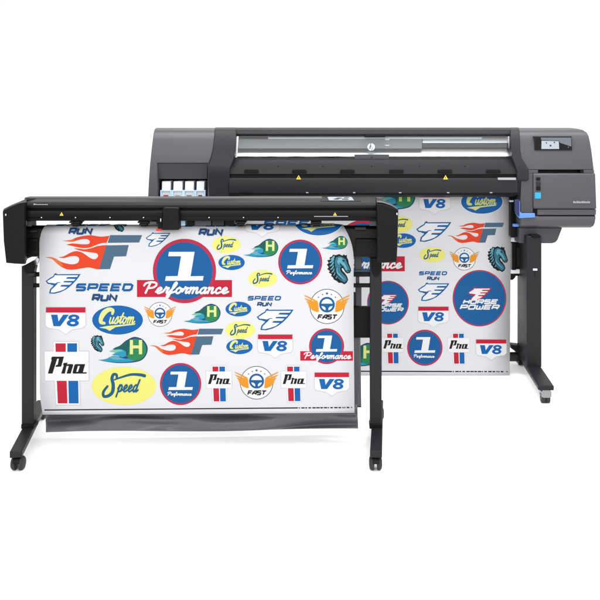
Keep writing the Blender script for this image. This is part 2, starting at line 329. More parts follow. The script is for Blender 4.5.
def art_knight():
    a = Art(339, 269); z = Z(305, 245, 6.667)
    a.poly(z((178, 78), (188, 64), (206, 68), (228, 60), (250, 72), (258, 62), (268, 70), (280, 66), (279, 82), (288, 98), (292, 122), (303, 150), (308, 170), (300, 186), (282, 190), (268, 180), (262, 168), (252, 154), (244, 156), (250, 172), (266, 188), (280, 208), (288, 232), (278, 252), (262, 262), (244, 252), (224, 252), (212, 240), (192, 230), (186, 216), (174, 206), (178, 194), (158, 184), (166, 174), (148, 160), (158, 148), (146, 130), (158, 120), (148, 102), (166, 98), (164, 82)), 'black')
    a.poly(z((206, 84), (228, 74), (252, 82), (272, 96), (282, 124), (296, 152), (301, 170), (294, 180), (282, 182), (268, 166), (256, 146), (240, 142), (234, 158), (240, 178), (256, 196), (272, 212), (280, 234), (264, 250), (240, 238), (216, 216), (204, 180), (200, 140), (198, 108)), 'mteal')
    a.poly(z((222, 86), (240, 82), (254, 96), (250, 112), (262, 118), (274, 140), (284, 164), (274, 166), (258, 138), (240, 126), (224, 130), (214, 112)), 'ltteal')
    for q in (((196, 76), (178, 92), (168, 96)), ((192, 92), (174, 112), (160, 118)), ((190, 114), (176, 134), (162, 142)), ((190, 138), (180, 156), (166, 164)), ((194, 160), (186, 176), (174, 184)), ((200, 182), (196, 196), (188, 202)), ((212, 204), (210, 216), (204, 220))):
        a.poly([(x + dx / 6.667, y + dy / 6.667) for (x, y), (dx, dy) in zip(z(*q), ((0, -8), (0, -6), (0, 0)))] + [(x + dx / 6.667, y + dy / 6.667) for (x, y), (dx, dy) in list(zip(z(*q), ((2, 8), (0, 7), (0, 1))))[::-1]], 'ltteal')
    a.line(z((214, 150), (214, 180), (236, 206), (264, 232)), (.5, 1.7, .5), 'ltteal', curve=True, n=4)
    a.line(z((206, 146), (208, 184), (224, 210), (246, 234)), (.5, .9, .4), 'black', curve=True, n=4)
    a.line(z((232, 118), (240, 132), (256, 146)), (.4, 1.0, .4), 'black', curve=True, n=4)
    a.line(z((250, 102), (262, 106)), 1.0, 'black'); a.line(z((288, 168), (294, 172)), .8, 'black')
    return a, 'printed_horse_head', 'teal and black horse head'
def star(cx, cy, r, n=5):
    return [(cx + (r if i % 2 == 0 else r * .42) * math.sin(math.pi * i / n), cy - (r if i % 2 == 0 else r * .42) * math.cos(math.pi * i / n)) for i in range(2 * n)]
def art_fast():
    a = Art(327, 306.4); a.poly(ell(327, 306.4, 17.4, 17.5, 56), 'ash'); a.poly(ell(327, 306.4, 16.7, 16.8, 56), 'white')
    for s in (-1, 1):
        P = lambda *p: [(327 + s * x, 306.4 + y) for x, y in p]
        for k in range(4):
            a.poly(P((7.6 + .2 * k, 5 - 2.2 * k), (10, 5.8 - 2.8 * k), (14.5, 4 - 3.4 * k), (18 + 1.4 * k, .6 - 3.6 * k), (20.6 + 1.1 * k - .9 * abs(k - 2), -2.6 - 3.0 * k), (15, -1.0 - 2.4 * k), (9.6, 1.2 - 2.2 * k)), 'orange', 'wing' if s < 0 else 'wing ')
    a.line(ell(327, 304.6, 6.8, n=36), 2.0, 'blue', 'wheel', closed=True)
    a.poly([(320.4, 303.6), (333.6, 303.6), (333.2, 305.8), (330, 306.4), (328.4, 308), (328.4, 311), (325.6, 311), (325.6, 308), (324, 306.4), (320.8, 305.8)], 'blue', 'wheel')
    a.poly(star(327, 293.4, 1.7), 'blue')
    for dx, dy in ((-4.4, .9), (4.4, .9), (-8.4, 3.6), (8.4, 3.6)): a.poly(star(327 + dx, 293.6 + dy, .95), 'ash')
    tech(a, 'FAST', 317.2, 337.4, 314.3, 319.4, 1.25, 'black', .3, gap=.38)
    return a, 'printed_wheel_badge', 'round white FAST badge with orange wings and a blue steering wheel'
def art_pro():
    a = Art(66.8, 372.4)
    for e, c in ((.5, 'edge'), (0, 'white')):
        a.poly([(53.6 - e, 341.6 - e), (78.6 + e, 341.6 - e), (78.6 + e, 351), (80.2 + e, 404.8 + e), (56 - e, 404.8 + e), (53.6 - e, 360)], c)
        a.poly([(44.7 - e, 351.3 - e), (88.8 + e, 351.3 - e), (88.8 + e, 380.6 + e), (45.3 - e, 380.6 + e)], c)
    a.poly([(55.5, 343.3), (65.8, 343.3), (65.8, 351.8), (55.7, 351.8)], 'red'); a.poly([(67.4, 343.3), (77.1, 343.3), (77.1, 351.8), (67.4, 351.8)], 'vblue')
    a.poly([(56.9, 380.8), (66.7, 380.8), (67.5, 403.3), (57.9, 403.3)], 'red'); a.poly([(68.4, 380.8), (78.2, 380.8), (78.7, 403.3), (69, 403.3)], 'vblue')
    z = Z(40, 340, 8.57); g = 'lettering'
    a.poly(z((104, 142), (204, 142), (196, 160), (148, 160), (108, 287), (68, 287), (100, 172), (96, 160)), 'black', g)
    a.poly(z((166, 142), (206, 142), (186, 216), (180, 228), (134, 230), (138, 214), (152, 212)), 'black', g)
    a.poly(z((204, 196), (238, 194), (232, 210), (240, 206), (280, 206), (286, 214), (264, 287), (228, 287), (248, 222), (228, 222), (214, 287), (182, 287), (204, 218), (198, 210)), 'black', g)
    a.poly(z((306, 206), (388, 206), (368, 276), (402, 276), (398, 287), (284, 287), (280, 276), (296, 214)), 'black', g)
    a.poly(z((326, 222), (342, 222), (326, 272), (312, 272)), 'white', g)
    return a, 'printed_stripe_badge', 'white Pro plate over red and blue stripes'
MAKERS = dict(flame=art_flame, horse=art_horse, speedrun=art_speedrun, speedtext=lambda: art_speedrun(False), v8=art_v8, banner=art_banner, one=art_one, power=art_power,
              custom=art_custom, speed=art_speed, comet=art_comet, knight=art_knight, fast=art_fast, pro=art_pro)
PROTO = {}
def art_meshes(kind):
    if kind not in PROTO:
        a, nm, lb = MAKERS[kind](); out = []
        for g, d in a.L.items():
            me = bpy.data.meshes.new(nm if g == 'print' else g.strip())
            me.from_pydata(d['v'], [], d['f'])
            for c in d['mats']: me.materials.append(ink(c))
            for p, mi in zip(me.polygons, d['m']): p.material_index = mi
            me.update()
            bm = bmesh.new(); bm.from_mesh(me)
            for f in bm.faces:
                f.normal_update()
                if f.normal.y > 0: f.normal_flip()
            bm.to_mesh(me); bm.free()
            out.append((g, me))
        out.sort(key=lambda t: t[0] != 'print')
        PROTO[kind] = (nm, lb, out)
    return PROTO[kind]
def place(kind, cx, cy, s, D, parent, bend=None, lift=0.0004):
    """one printed piece on the vertical sheet at depth D; bend = (z_start, radius) rolls it over the top edge"""
    nm, lb, ms = art_meshes(kind); k = s * D / F; base = W(cx, cy, D); root = None
    for g, me in ms:
        o = bpy.data.objects.new(nm if root is None else g.strip(), me)
        if bend:
            m2 = me.copy(); o.data = m2; zb, r = bend; bm = bmesh.new(); bm.from_mesh(m2)
            for j in range(31):
                zc = (zb + r * math.pi / 2 * j / 30 - base.z) / k
                bmesh.ops.bisect_plane(bm, geom=bm.verts[:] + bm.edges[:] + bm.faces[:], plane_co=(0, 0, zc), plane_no=(0, 0, 1))
            for v in bm.verts:
                zz = base.z + v.co.z * k; off = -v.co.y * k * 2.5 + lift
                if zz > zb:
                    th = min((zz - zb) / r, math.pi / 2); ex = max(0, zz - zb - r * math.pi / 2)
                    wz = zb + (r + off) * math.sin(th); wy = D + r - (r + off) * math.cos(th) + ex
                else: wz, wy = zz, D - off
                v.co.z = (wz - base.z) / k; v.co.y = (wy - (D - lift)) / k
            bm.to_mesh(m2); bm.free()
        COL.objects.link(o)
        if root is None:
            root = o; o.parent = parent; o.location = Vector((base.x, D - lift, base.z)) - parent.location; o.scale = (k, k, k); o['label'] = lb
        else: o.parent = root
    return root

# ================================================================== SETTING
bm = bmesh.new(); bmesh.ops.create_circle(bm, cap_ends=True, segments=96, radius=40)
fl = finish('ground', bm, FLOOR); fl['kind'] = 'structure'; fl['label'] = 'seamless white studio floor under both machines'

# ================================================================== CASTERS
def caster(parent, X, D, ztop, r, steel=False, yaw=0.0):
    """twin-wheel caster: stem + hood with two wheels as sub-parts"""
    bm = bmesh.new()
    bm_cyl(bm, (X, D, ztop), (X, D, ztop - 0.012), r * .42, 16)
    if steel:
        bm_loft(bm, [[(X + sx * q, D - r * .85 * q, z) , (X + sx * q, D + r * .6, z)][::1] + [(X - sx * q, D + r * .6, z), (X - sx * q, D - r * .85 * q, z)] for sx, q, z in ((r * .62, 1, ztop - .004), (r * .9, 1, ztop - .012), (r * .86, 1, r * 1.25), (r * .5, .9, r * 1.05))])
        for s in (-1, 1): bm_cyl(bm, (X + s * r * .7, D - r * .2, r * 1.5), (X + s * r * 1.02, D - r * .2, r * 1.5), r * .3, 14)
        bm_cyl(bm, (X - r * .8, D, r * .82), (X + r * .8, D, r * .82), r * .18, 12)
    else:
        n = 12; 
        bm_loft(bm, [[(X + sx, D + r * 1.02 * math.cos(t), r + r * 1.05 * math.sin(t)) for t in [math.radians(20 + 150 * i / n) for i in range(n + 1)]] + [(X + sx, D + r * .5 * math.cos(t), r + r * .5 * math.sin(t)) for t in [math.radians(170 - 150 * i / n) for i in range(n + 1)]] for sx in (-r * .5, r * .5)])
    c = finish('caster', bm, ZINC if steel else BLACK, parent, 0.0015)
    for s in (-1, 1):
        bm = bmesh.new()
        if steel: bm_cyl(bm, (X + s * .0015, D, r * .82), (X + s * r * .72, D, r * .82), r * .82, 28)
        else: 
            bm_loft(bm, [[(X + s * a, D + q * math.cos(2 * math.pi * i / 28), r + q * math.sin(2 * math.pi * i / 28)) for i in range(28)] for a, q in ((r * .22, r * .9), (r * .3, r), (r * .62, r), (r * .86, r * .8), (r * .92, r * .45))])
        finish('wheel', bm, RUBBER, c, 0.0015)
    return c

# ================================================================== VINYL CUTTER (front)
cut = thing('vinyl_cutter', 'black vinyl cutter on a wheeled stand, in front of the grey printer', 'cutter', (-0.5, 3.55, 0))
DP = 3.50
# end caps : three sections front to back
def cap(front, mid, top):
    bm = bmesh.new(); 
    secs = [(3.415, front), (3.435, mid), (3.52, [(x, y + (1.2 if y < 215 else 0)) for x, y in top]), (3.78, top), (3.82, mid)]
    bm_loft(bm, [[(W(x, y, 3.44).x if not (26 <= x <= 378) or d < 3.45 else WX(x + (1 if x < 100 else -1) * (d - 3.44) * 2, d), d, W(x, y, d if y < 215 else 3.44).z) for x, y in s] for d, s in secs])
    return finish('end_cap', bm, BLACK, cut, 0.004, 3, 40)
LF = [(5.0, 211.5), (12, 207.5), (19, 205), (26.5, 204), (26.5, 263.3), (17, 262.8), (8.4, 262), (6, 240)]
LM = [(4, 209), (12, 204.8), (19, 202), (26.5, 201), (26.5, 263.6), (17, 263.1), (8.2, 262.3), (5.2, 240)]
LT = [(4.2, 206.6), (12, 202.0), (19, 199.0), (26.5, 197.1), (26.5, 263), (17, 263), (9, 262), (6, 240)]
cap(LF, LM, LT)
RF = [(376.6, 204), (383, 204.6), (391, 207.2), (397.4, 210.5), (396.9, 240), (396, 261.4), (386, 261.8), (377.2, 262)]
RM = [(376.4, 201), (383, 201.6), (391, 204.4), (398.2, 208.5), (397.6, 240), (396.6, 261.7), (386, 262.1), (377, 262.2)]
RT = [(376.2, 197.1), (383, 198.0), (391, 201.2), (397.6, 205.8), (397, 240), (396, 261.4), (386, 261.8), (377, 262)]
cap(RF, RM, RT)
for x, y in ((5.6, 215.0), (396.9, 214.2)): pbox('cap_glint', x - .6, y - 1.2, x + .7, y + .8, 3.412, 3.43, STEEL, cut, .001)  # small bright chips shaped to stand for a light glint on each cap
XL, XR = WX(25.5, 3.62), WX(377.6, 3.62)
# top rail housing : profile in (depth, z)
zt = WZ(203.0, 3.47)
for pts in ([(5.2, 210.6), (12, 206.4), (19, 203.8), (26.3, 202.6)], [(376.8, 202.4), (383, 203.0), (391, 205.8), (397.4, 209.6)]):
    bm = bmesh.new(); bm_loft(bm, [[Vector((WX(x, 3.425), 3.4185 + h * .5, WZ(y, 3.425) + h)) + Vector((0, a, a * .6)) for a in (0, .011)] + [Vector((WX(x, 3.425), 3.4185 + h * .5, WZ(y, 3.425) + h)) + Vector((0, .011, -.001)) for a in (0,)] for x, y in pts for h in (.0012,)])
    finish('edge_highlight', bm, GREYM, cut, 0)  # lighter grey strip puts the cap's front-edge highlight into colour
profile('top_cover', [(3.455, WZ(208.4, 3.455)), (3.455, WZ(206.5, 3.455)), (3.462, WZ(204.2, 3.462)), (3.478, WZ(202.2, 3.478)), (3.52, WZ(201.2, 3.52)), (3.62, WZ(199.2, 3.62)), (3.70, WZ(197.6, 3.70)), (3.735, WZ(197.0, 3.735)), (3.76, WZ(198.4, 3.76)), (3.76, WZ(208, 3.455))], (26.2, 376.5), None, BLACK, cut, .003, 3)
profile('cover_edge_strip', [(3.655, WZ(198.4, 3.655) + .001), (3.665, WZ(197.9, 3.665) + .003), (3.725, WZ(196.7, 3.725) + .002), (3.725, WZ(196.7, 3.725) - .008), (3.655, WZ(198.4, 3.655) - .008)], WX(28, 3.7), WX(322, 3.7), GREYM, cut, .0015)
profile('rail_groove', [(3.475, WZ(208.2, 3.46)), (3.475, WZ(211.0, 3.46)), (3.70, WZ(211, 3.46)), (3.70, WZ(208.2, 3.46))], XL, XR, DEEP, cut, 0)
profile('front_rail', [(3.452, WZ(210.6, 3.452)), (3.450, WZ(212.0, 3.45)), (3.450, WZ(217.6, 3.45)), (3.446, WZ(218.2, 3.446)), (3.446, WZ(220.4, 3.446)), (3.462, WZ(220.9, 3.46)), (3.52, WZ(220.6, 3.46)), (3.52, WZ(210.6, 3.46))], XL, XR, BLACKG, cut, .0015, 2)
for x in (41.5, 75.5, 110, 143.5, 209, 243.5, 278):
    cyl('screw', W(x, 217.6, 3.4505), W(x, 217.6, 3.4475), .0027, STEEL, cut, .0008, 14)
def triangle(x, y, r, D, par):
    o = prism('warning_label', [(x, y - r), (x + r * .98, y + r * .72), (x - r * .98, y + r * .72)], D, D + .0012, YEL, par, .0004)
    pbox('symbol', x - r * .1, y - r * .45, x + r * .1, y + r * .38, D - .0005, D + .0006, DEEP, o, 0)
    return o
triangle(61.5, 214.2, 2.0, 3.4486, cut); triangle(335, 214.2, 1.9, 3.4486, cut)
pbox('ruler_mark', 314, 216.1, 348, 216.8, 3.4487, 3.452, LBL, cut, .0003)
# tiny maker's line on the cover's front edge: letters too small to read
bm = bmesh.new(); x = 33.2
for wd, hh in ((1.5, 1.3), (.9, 1.1), (1.2, .75), (.8, .75), (1.1, .9), (1.0, .7), (1.3, .75), (.8, .7), (1.2, .85), (1.0, .7)):
    p, q = W(x, 205.0 - hh, 3.45), W(x + wd, 205.0, 3.45); bm_box(bm, (p.x, 3.4536, p.z), (q.x, 3.4556, q.z)); x += wd + .38
finish('lettering', bm, LBL, cut, 0)
# control panel on the top cover
def topface(x, y0):  # point on the cover's sloping top
    d0, z0, d1, z1 = 3.478, WZ(202.2, 3.478), 3.735, WZ(197.0, 3.735)
    t = (y0 + 1.4 - 202.2) / (197.0 - 202.2); d = d0 + (d1 - d0) * t
    return Vector((WX(x, d), d, z0 + (z1 - z0) * t))
def toppanel(name, quad, h, m, par, bev=.001):
    bm = bmesh.new(); lo = [topface(*q) for q in quad]
    nrm = Vector((0, -.1, 1)).normalized()
    bm_loft(bm, [[p - nrm * .012 for p in lo], [p + nrm * h for p in lo]]); return finish(name, bm, m, par, bev)
cp = toppanel('control_panel', [(320.5, 200.2), (361, 200.2), (358, 195.9), (322, 195.9)], .0025, BLACKG, cut, .001)
toppanel('screen', [(329.0, 199.6), (354.0, 199.6), (351.4, 196.2), (327.4, 196.2)], .0036, SCR, cp, .0005)
for q in ([(333.0, 198.8), (337.4, 199.2), (342.2, 197.4), (338.2, 197.0)], [(342.4, 199.2), (349.0, 199.2), (347.4, 198.2), (341.6, 198.2)], [(344, 197.6), (349.4, 197.6), (348.4, 196.8), (343.6, 196.8)]): toppanel('key_pad', q, .0044, GREYD, cp, .0004)
# bed and drum cover behind the paper
zb = WZ(234, DP); rb = 8.2 * DP / F
profile('bed', [(DP + .004, zb - .10), (DP + .004, zb), (DP + .012, zb + rb * .7 - .002), (DP + .03, zb + rb - .003), (DP + .052, zb + rb - .003), (DP + .07, zb + rb - .012), (DP + .08, zb + rb - .05), (DP + .08, zb - .10)], XL, XR, BLACK, cut, .002, 2)
profile('drum_cover', [(DP + .006, zb - .017), (DP - .004, zb - .024), (DP - .004, zb - .066), (DP + .010, zb - .095), (DP + .10, zb - .105), (DP + .10, zb - .017)], WX(355.5, DP), XR, BLACKG, cut, .003, 2)
profile('drum_cover', [(DP + .006, zb - .017), (DP - .004, zb - .024), (DP - .004, zb - .066), (DP + .010, zb - .095), (DP + .10, zb - .105), (DP + .10, zb - .017)], XL, WX(38, DP), BLACKG, cut, .003, 2)
pbox('bed_clip', 355, 227.4, 366, 230.0, DP - .004, DP + .01, GREYD, cut, .001); pbox('bed_clip', 30, 230.4, 37, 232.2, DP - .004, DP + .01, GREYD, cut, .001)
# left and right bracket where gap shows pale
pbox('rail_bracket', 26.6, 221, 31.0, 226.5, 3.47, 3.485, GREYM, cut, .002); pbox('rail_bracket', 369.5, 220.6, 376.6, 226, 3.47, 3.485, GREYM, cut, .002)
# pinch rollers hanging below the rail
def pinch(x, sc=1.0):
    bm = bmesh.new()
    for a, b in (((x - 5.6 * sc, 221), (x + 5.8 * sc, 223)), ((x - 4 * sc, 223), (x + 4 * sc, 225)), ((x - 2.4 * sc, 225), (x + 2.6 * sc, 226.6))):
        p, q = W(*a, 3.475), W(*b, 3.475); bm_box(bm, (p.x, 3.462, p.z), (q.x, 3.53, q.z + .0008))
    o = finish('pinch_roller', bm, DEEP, cut, .002)
    bm = bmesh.new(); p = W(x, 226.2, 3.52); bm_cyl(bm, (p.x - .012, 3.525, p.z), (p.x + .012, 3.525, p.z), .008, 18); finish('roller', bm, RUBBER, o, .001)
for x in (75.3, 143.5, 240.5, 316): pinch(x, .95)
# blade carriage
car = prism('blade_carriage', [(162.6, 208.8), (164, 207.6), (177, 207.8), (178.4, 209), (179, 230.0), (162.0, 230.2)], 3.415, 3.47, BLACK, cut, .004, 3)
pbox('carriage_side', 157.6, 212, 162.6, 228.6, 3.425, 3.47, BLACKG, car, .003); pbox('blade_holder', 156.0, 228.8, 161, 231.0, 3.432, 3.47, mat('red_plastic', rgb(190, 30, 40), .4), car, .001)
pbox('silver_pin', 160.2, 218.6, 161.2, 221.6, 3.421, 3.43, STEEL, car, .0006)
pbox('carriage_plate', 150, 221.6, 156.5, 224.6, 3.45, 3.50, GREYM, car, .001)
for a, b, m in ((179, 185, CLEARB), (187, 193, BLACKG), (195, 211, GREYM), (212, 224, GREYD), (225, 234, BLACKG)):
    pbox('carriage_module', a, 220.6, b, 225.6, 3.50, 3.60, m, car, .002)
# ---- stand
def beam_foot(name, pf, pb, half, z0, z1, m, parent, bev=.004):
    (xf, df), (xb, db) = pf, pb; d = Vector((xb - xf, db - df)).normalized(); n = Vector((-d.y, d.x)) * half
    bm = bmesh.new(); pl = [Vector((xf, df)) + n, Vector((xf, df)) - n, Vector((xb, db)) - n, Vector((xb, db)) + n]
    bm_loft(bm, [[(p.x, p.y, z) for p in pl] for z in (z0, z1)]); return finish(name, bm, m, parent, bev, 3)
for px_f, px_b, lx0, lx1, ltop in ((18.0, 40.5, 21.4, 33.2, 266), (375.6, 378.5, 370.1, 381.8, 258)):
    xf, xb = WX(px_f, 3.285), WX(px_b, 3.885)
    beam_foot('foot', (xf, 3.262), (xb, 3.91), .0245, .058, .086, STEELK, cut)
    caster(cut, xf, 3.288, .060, .0285); caster(cut, xb, 3.885, .060, .0285)
    pbox('leg', lx0, ltop, lx1, 426.2, 3.53, 3.575, STEELK, cut, .003)
    pbox('leg_collar', lx0 - .5, 424.5, lx1 + .5, 429.0, 3.522, 3.58, BLACK, cut, .002)
# stretch bars between the legs
xl, xr = WX(33, 3.55), WX(370.5, 3.55)
for y0, y1 in ((272.4, 276.6), (283.6, 287.4)):
    profile('cross_bar', [(3.545, WZ(y0, 3.55)), (3.545, WZ(y1, 3.55)), (3.565, WZ(y1, 3.55)), (3.565, WZ(y0, 3.55))], xl, xr, BLACK, cut, .003)
profile('cross_beam', [(3.60, WZ(307, 3.60)), (3.60, WZ(338, 3.60)), (3.63, WZ(338, 3.60)), (3.63, WZ(307, 3.60))], WX(75, 3.6), WX(372, 3.6), BLACK, cut, .004)
prism('bracket', [(28, 267.5), (37, 257), (39.5, 258.5), (38.5, 262.5), (31.5, 271)], 3.54, 3.56, STEEL, cut, .002)
prism('bracket', [(23, 266), (33, 260.5), (35, 266.5), (33, 276), (24, 273)], 3.522, 3.56, BLACKG, cut, .003)
pbox('bracket', 28, 273.2, 34.5, 276, 3.515, 3.53, GREYD, cut, .002)
prism('bracket', [(371.5, 258), (382, 258), (381.6, 272), (378, 277), (374.5, 277), (371.5, 270)], 3.522, 3.56, BLACKG, cut, .003)
pbox('roll_support', 354.5, 256.2, 361.8, 271.6, 3.56, 3.60, GREYM, cut, .003); pbox('roll_support', 355.5, 286.5, 361.5, 306, 3.585, 3.60, GREYM, cut, .003)
for y in (256.4, 270.2): pbox('support_edge', 355, y, 370, y + 1.3, 3.552, 3.56, GREYM, cut, .001)
pbox('roll_support', 356, 276.4, 359.4, 284.0, 3.56, 3.60, GREYM, cut, .002)
# catch basket: sagging cloth
def cloth(name, xs, ys, fD, edge, parent, m):
    bm = bmesh.new(); g = []
    for j, v in enumerate(ys):
        r = []
        for i, u in enumerate(xs):
            x, y = edge(u, v); D = fD(u, v); p = W(x, y, D); r.append(bm.verts.new(p))
        g.append(r)
    for a, b in zip(g, g[1:]):
        for i in range(len(a) - 1): bm.faces.new((a[i], a[i + 1], b[i + 1], b[i]))
    return finish(name, bm, m, parent, solid=.002, smooth=180)
fold = []
for k in range(34): fold.append((random.uniform(-.05, 1.05), random.uniform(0, 1.2), random.uniform(-.35, .35) , random.uniform(.012, .05), random.uniform(.12, .45), random.choice((-1, 1)) * random.uniform(.012, .032)))
def wr(u, v):
    s = 0
    for cu, cv, sl, w_, l_, a_ in fold:
        du = (u - cu); t = (v - cv) * .13 - sl * du * .35; s += a_ * math.exp(-(du / l_) ** 2 * 2 - (t / (w_ * .7)) ** 2)
    return s
N = lambda n: [i / n for i in range(n + 1)]
cloth('catch_basket', N(180), N(24), lambda u, v: 3.615 - .035 * v - wr(u, v), lambda u, v: (45.2 + (357.4 - 45.2) * u + .8 * v, 404 + (432.2 - 404 - 3.4 * u - .8 * math.sin(u * 9)) * v), cut, FAB)
cloth('basket_flap', N(90), N(40), lambda u, v: 3.655 - wr(u * .9 + .05, v) * .8, lambda u, v: (60 + 301.4 * u - (3.2 if u == 1 else 3.2 * u * 0) * (1 - v) * 0 - 1.6 * (1 - v) * u, 292 + (407.5 - 292) * v), cut, FAB)

# ================================================================== VINYL SHEET ON THE CUTTER
def xl_front(y): return 39.4 + (3.4 * max(0, (243 - y) / 15) ** 1.6 if y < 243 else 0) + (3.3 * max(0, (y - 388) / 26) ** 1.5 if y > 388 else 0)
def xr_front(y): return 353.6 + .9 * max(0, (y - 320) / 90) - (9.0 * min(1.5, (258 - y) / 30) ** 2.0 if y < 258 else 0)
sheet1 = thing('vinyl_sheet', 'white vinyl sheet of printed decals hanging from the black cutter', 'vinyl sheet', (-0.5, DP, 0))
def sheet(name, rws, X, parent, m):
    bm = bmesh.new(); g = []
    for (yp, dep, zz) in rws: pass
    return bm
bm = bmesh.new(); g = []
rws = []
for y in [414.6, 411, 405, 398, 390, 370, 340, 310, 290, 270, 258, 252, 246, 242, 238, 234]: rws.append((y, DP, WZ(y, DP)))
for i in range(1, 11):
    th = math.pi / 2 * i / 10; rws.append((234 - 8.2 * math.sin(th), DP + rb * (1 - math.cos(th)), zb + rb * math.sin(th)))
for i, d in enumerate((.036, .046)): rws.append((225.8, DP + d + .004, zb + rb))
for i in range(1, 7):
    th = math.pi / 2 * i / 6; rws.append((225.8, DP + .050 + rb * math.sin(th), zb + rb * math.cos(th)))
rws.append((225.8, DP + .050 + rb, zb - .2))
for k, (y, d, z) in enumerate(rws):
    a, b = WX(xl_front(y), DP), WX(xr_front(y), DP); r = []
    for i in range(13):
        t = i / 12; zz = z + (0.0076 * t if k == 0 else 0.004 * t if k == 1 else 0)
        r.append(bm.verts.new((a + (b - a) * t, d, zz)))
    g.append(r)
for a, b in zip(g, g[1:]):
    for i in range(12): bm.faces.new((a[i], a[i + 1], b[i + 1], b[i]))
o = finish('sheet', bm, PAPER, sheet1, solid=.0005, smooth=60)
BEND = (zb, rb)
LI = .0007
A1 = [('flame', 94, 252, 1), ('flame', 187, 341.5, .76), ('speedrun', 89, 288, 1), ('horse', 158, 239.6, .7), ('horse', 275, 319.5, 1.05), ('v8', 65.5, 320, 1), ('v8', 275, 345.6, .87),
      ('v8', 331.6, 383.6, .87), ('banner', 184.5, 271, 1), ('banner', 326.6, 346.2, .555), ('one', 300.2, 262, 1), ('one', 180.6, 384, .94), ('custom', 117.6, 320, 1), ('custom', 231.6, 262.5, .52), ('custom', 238.4, 309, .51),
      ('custom', 239.5, 346.6, .52), ('speed', 124, 386, 1), ('speed', 226.4, 244.6, .44), ('speed', 262.6, 278.6, .45), ('speed', 240.2, 330, .46), ('comet', 123, 350, 1), ('comet', 202, 313.6, .75), ('comet', 261, 248, .7),
      ('comet', 334.8, 242.8, .52), ('knight', 339, 269, 1), ('knight', 97.5, 343.6, .57), ('fast', 327, 306.4, 1), ('fast', 160, 314.4, .7), ('fast', 256.6, 382.7, .955), ('pro', 66.8, 372.4, 1), ('pro', 219, 383.4, .58), ('pro', 293.6, 383.3, .575),
      ('speedtext', 255.4, 298.6, .58)]
for kd, cx, cy, s in A1:
    place(kd, cx, cy, s, DP, sheet1, lift=LI)
# pieces that run up over the bed
for kd, cx, cy, s in (('speedtext', 66, 222.2, .93), ('knight', 118.4, 223.0, .6), ('speedtext', 196, 223.0, .95), ('v8', 262, 224.6, .86), ('custom', 318.6, 221.8, .93), ('horse', 166, 225, .7)):
    if kd == 'horse': continue
    place(kd, cx, cy, s, DP, sheet1, BEND, LI)
def registration(parent, D, x0, xm, x1, y0, y1):
    a = Art(x0, y0); t = 1.15
    f = lambda x: y0 + (y1 - y0) * (x - x0) / (x1 - x0)
    a.poly([(x0, f(x0) - t / 2), (xm, f(xm) - t / 2), (xm, f(xm) + t / 2), (x0, f(x0) + t / 2)], 'black')
    rnd = random.Random(3); x = xm + .8
    while x < x1 - 3.5:
        w = rnd.choice((.7, 1.2, 1.8, 2.6, 3.4)); a.poly([(x, f(x) - t / 2), (x + w, f(x) - t / 2), (x + w, f(x) + t / 2), (x, f(x) + t / 2)], 'black'); x += w + rnd.choice((.6, .9, 1.3))
    a.poly(ell(x1, f(x1), .6, n=12), 'black')
    k = D / F; d = a.L['print']; me = bpy.data.meshes.new('registration_line'); me.from_pydata(d['v'], [], d['f']); me.materials.append(ink('black'))
    o = bpy.data.objects.new('registration_line', me); COL.objects.link(o); o.parent = parent; b = W(x0, y0, D); o.location = Vector((b.x, D - LI, b.z)) - parent.location; o.scale = (k, k, k)
registration(sheet1, DP, 44.4, 298, 351.6, 410.0, 407.4)

# ================================================================== LARGE-FORMAT PRINTER (behind)
prn = thing('large_format_printer', 'large grey and charcoal printer on a wheeled stand, behind the black cutter', 'printer', (0.25, 4.6, 0))
DQ = 4.60; BK = 5.02
# left housing
bm = bmesh.new(); g = []
RW = [(127.8, 156.5, 215, 4.60), (128.6, 155, 215, 4.545), (130.2, 154.2, 215, 4.51), (133.5, 153.4, 215, 4.49), (140, 152.6, 214.5, 4.472), (150, 151.4, 213, 4.458), (158, 150.6, 211, 4.452), (163.2, 150.0, 209, 4.45), (180, 148.8, 209, 4.444), (200, 147.8, 209.4, 4.446), (216, 147.6, 209.4, 4.45), (224, 148.2, 209.4, 4.46), (227.5, 150.5, 209.4, 4.49)]
for y, xa, xb, D in RW: g.append([bm.verts.new(W(x, y, D)) for x in (xa, 157.4, 207.6, xb)])
for q, (a, b) in enumerate(zip(g, g[1:])):
    for i in range(3):
        if i == 1 and 7 <= q <= 9: continue
        bm.faces.new((a[i], a[i + 1], b[i + 1], b[i]))
be = [e for e in bm.edges if e.is_boundary]; r = bmesh.ops.extrude_edge_only(bm, edges=be)
for v in [v for v in r['geom'] if isinstance(v, bmesh.types.BMVert)]: v.co.y = BK if not (WX(157, 4.45) < v.co.x < WX(208, 4.45) and WZ(217, 4.45) < v.co.z < WZ(163, 4.45)) else 4.56
finish('ink_housing', bm, GREY, prn, .006, 3)
rows('bay_ceiling', [(163.5, 157.7, 207.3, 4.455), (166, 157.7, 207.2, 4.459), (179, 157.8, 207.0, 4.478)], 4.55, GREY, prn, .001, 1)
pbox('bay_back', 157, 177, 207.6, 228, 4.60, BK, DEEP, prn, 0)
INKC = [rgb(120, 44, 58), rgb(116, 126, 122), rgb(92, 100, 108), rgb(46, 52, 62)]
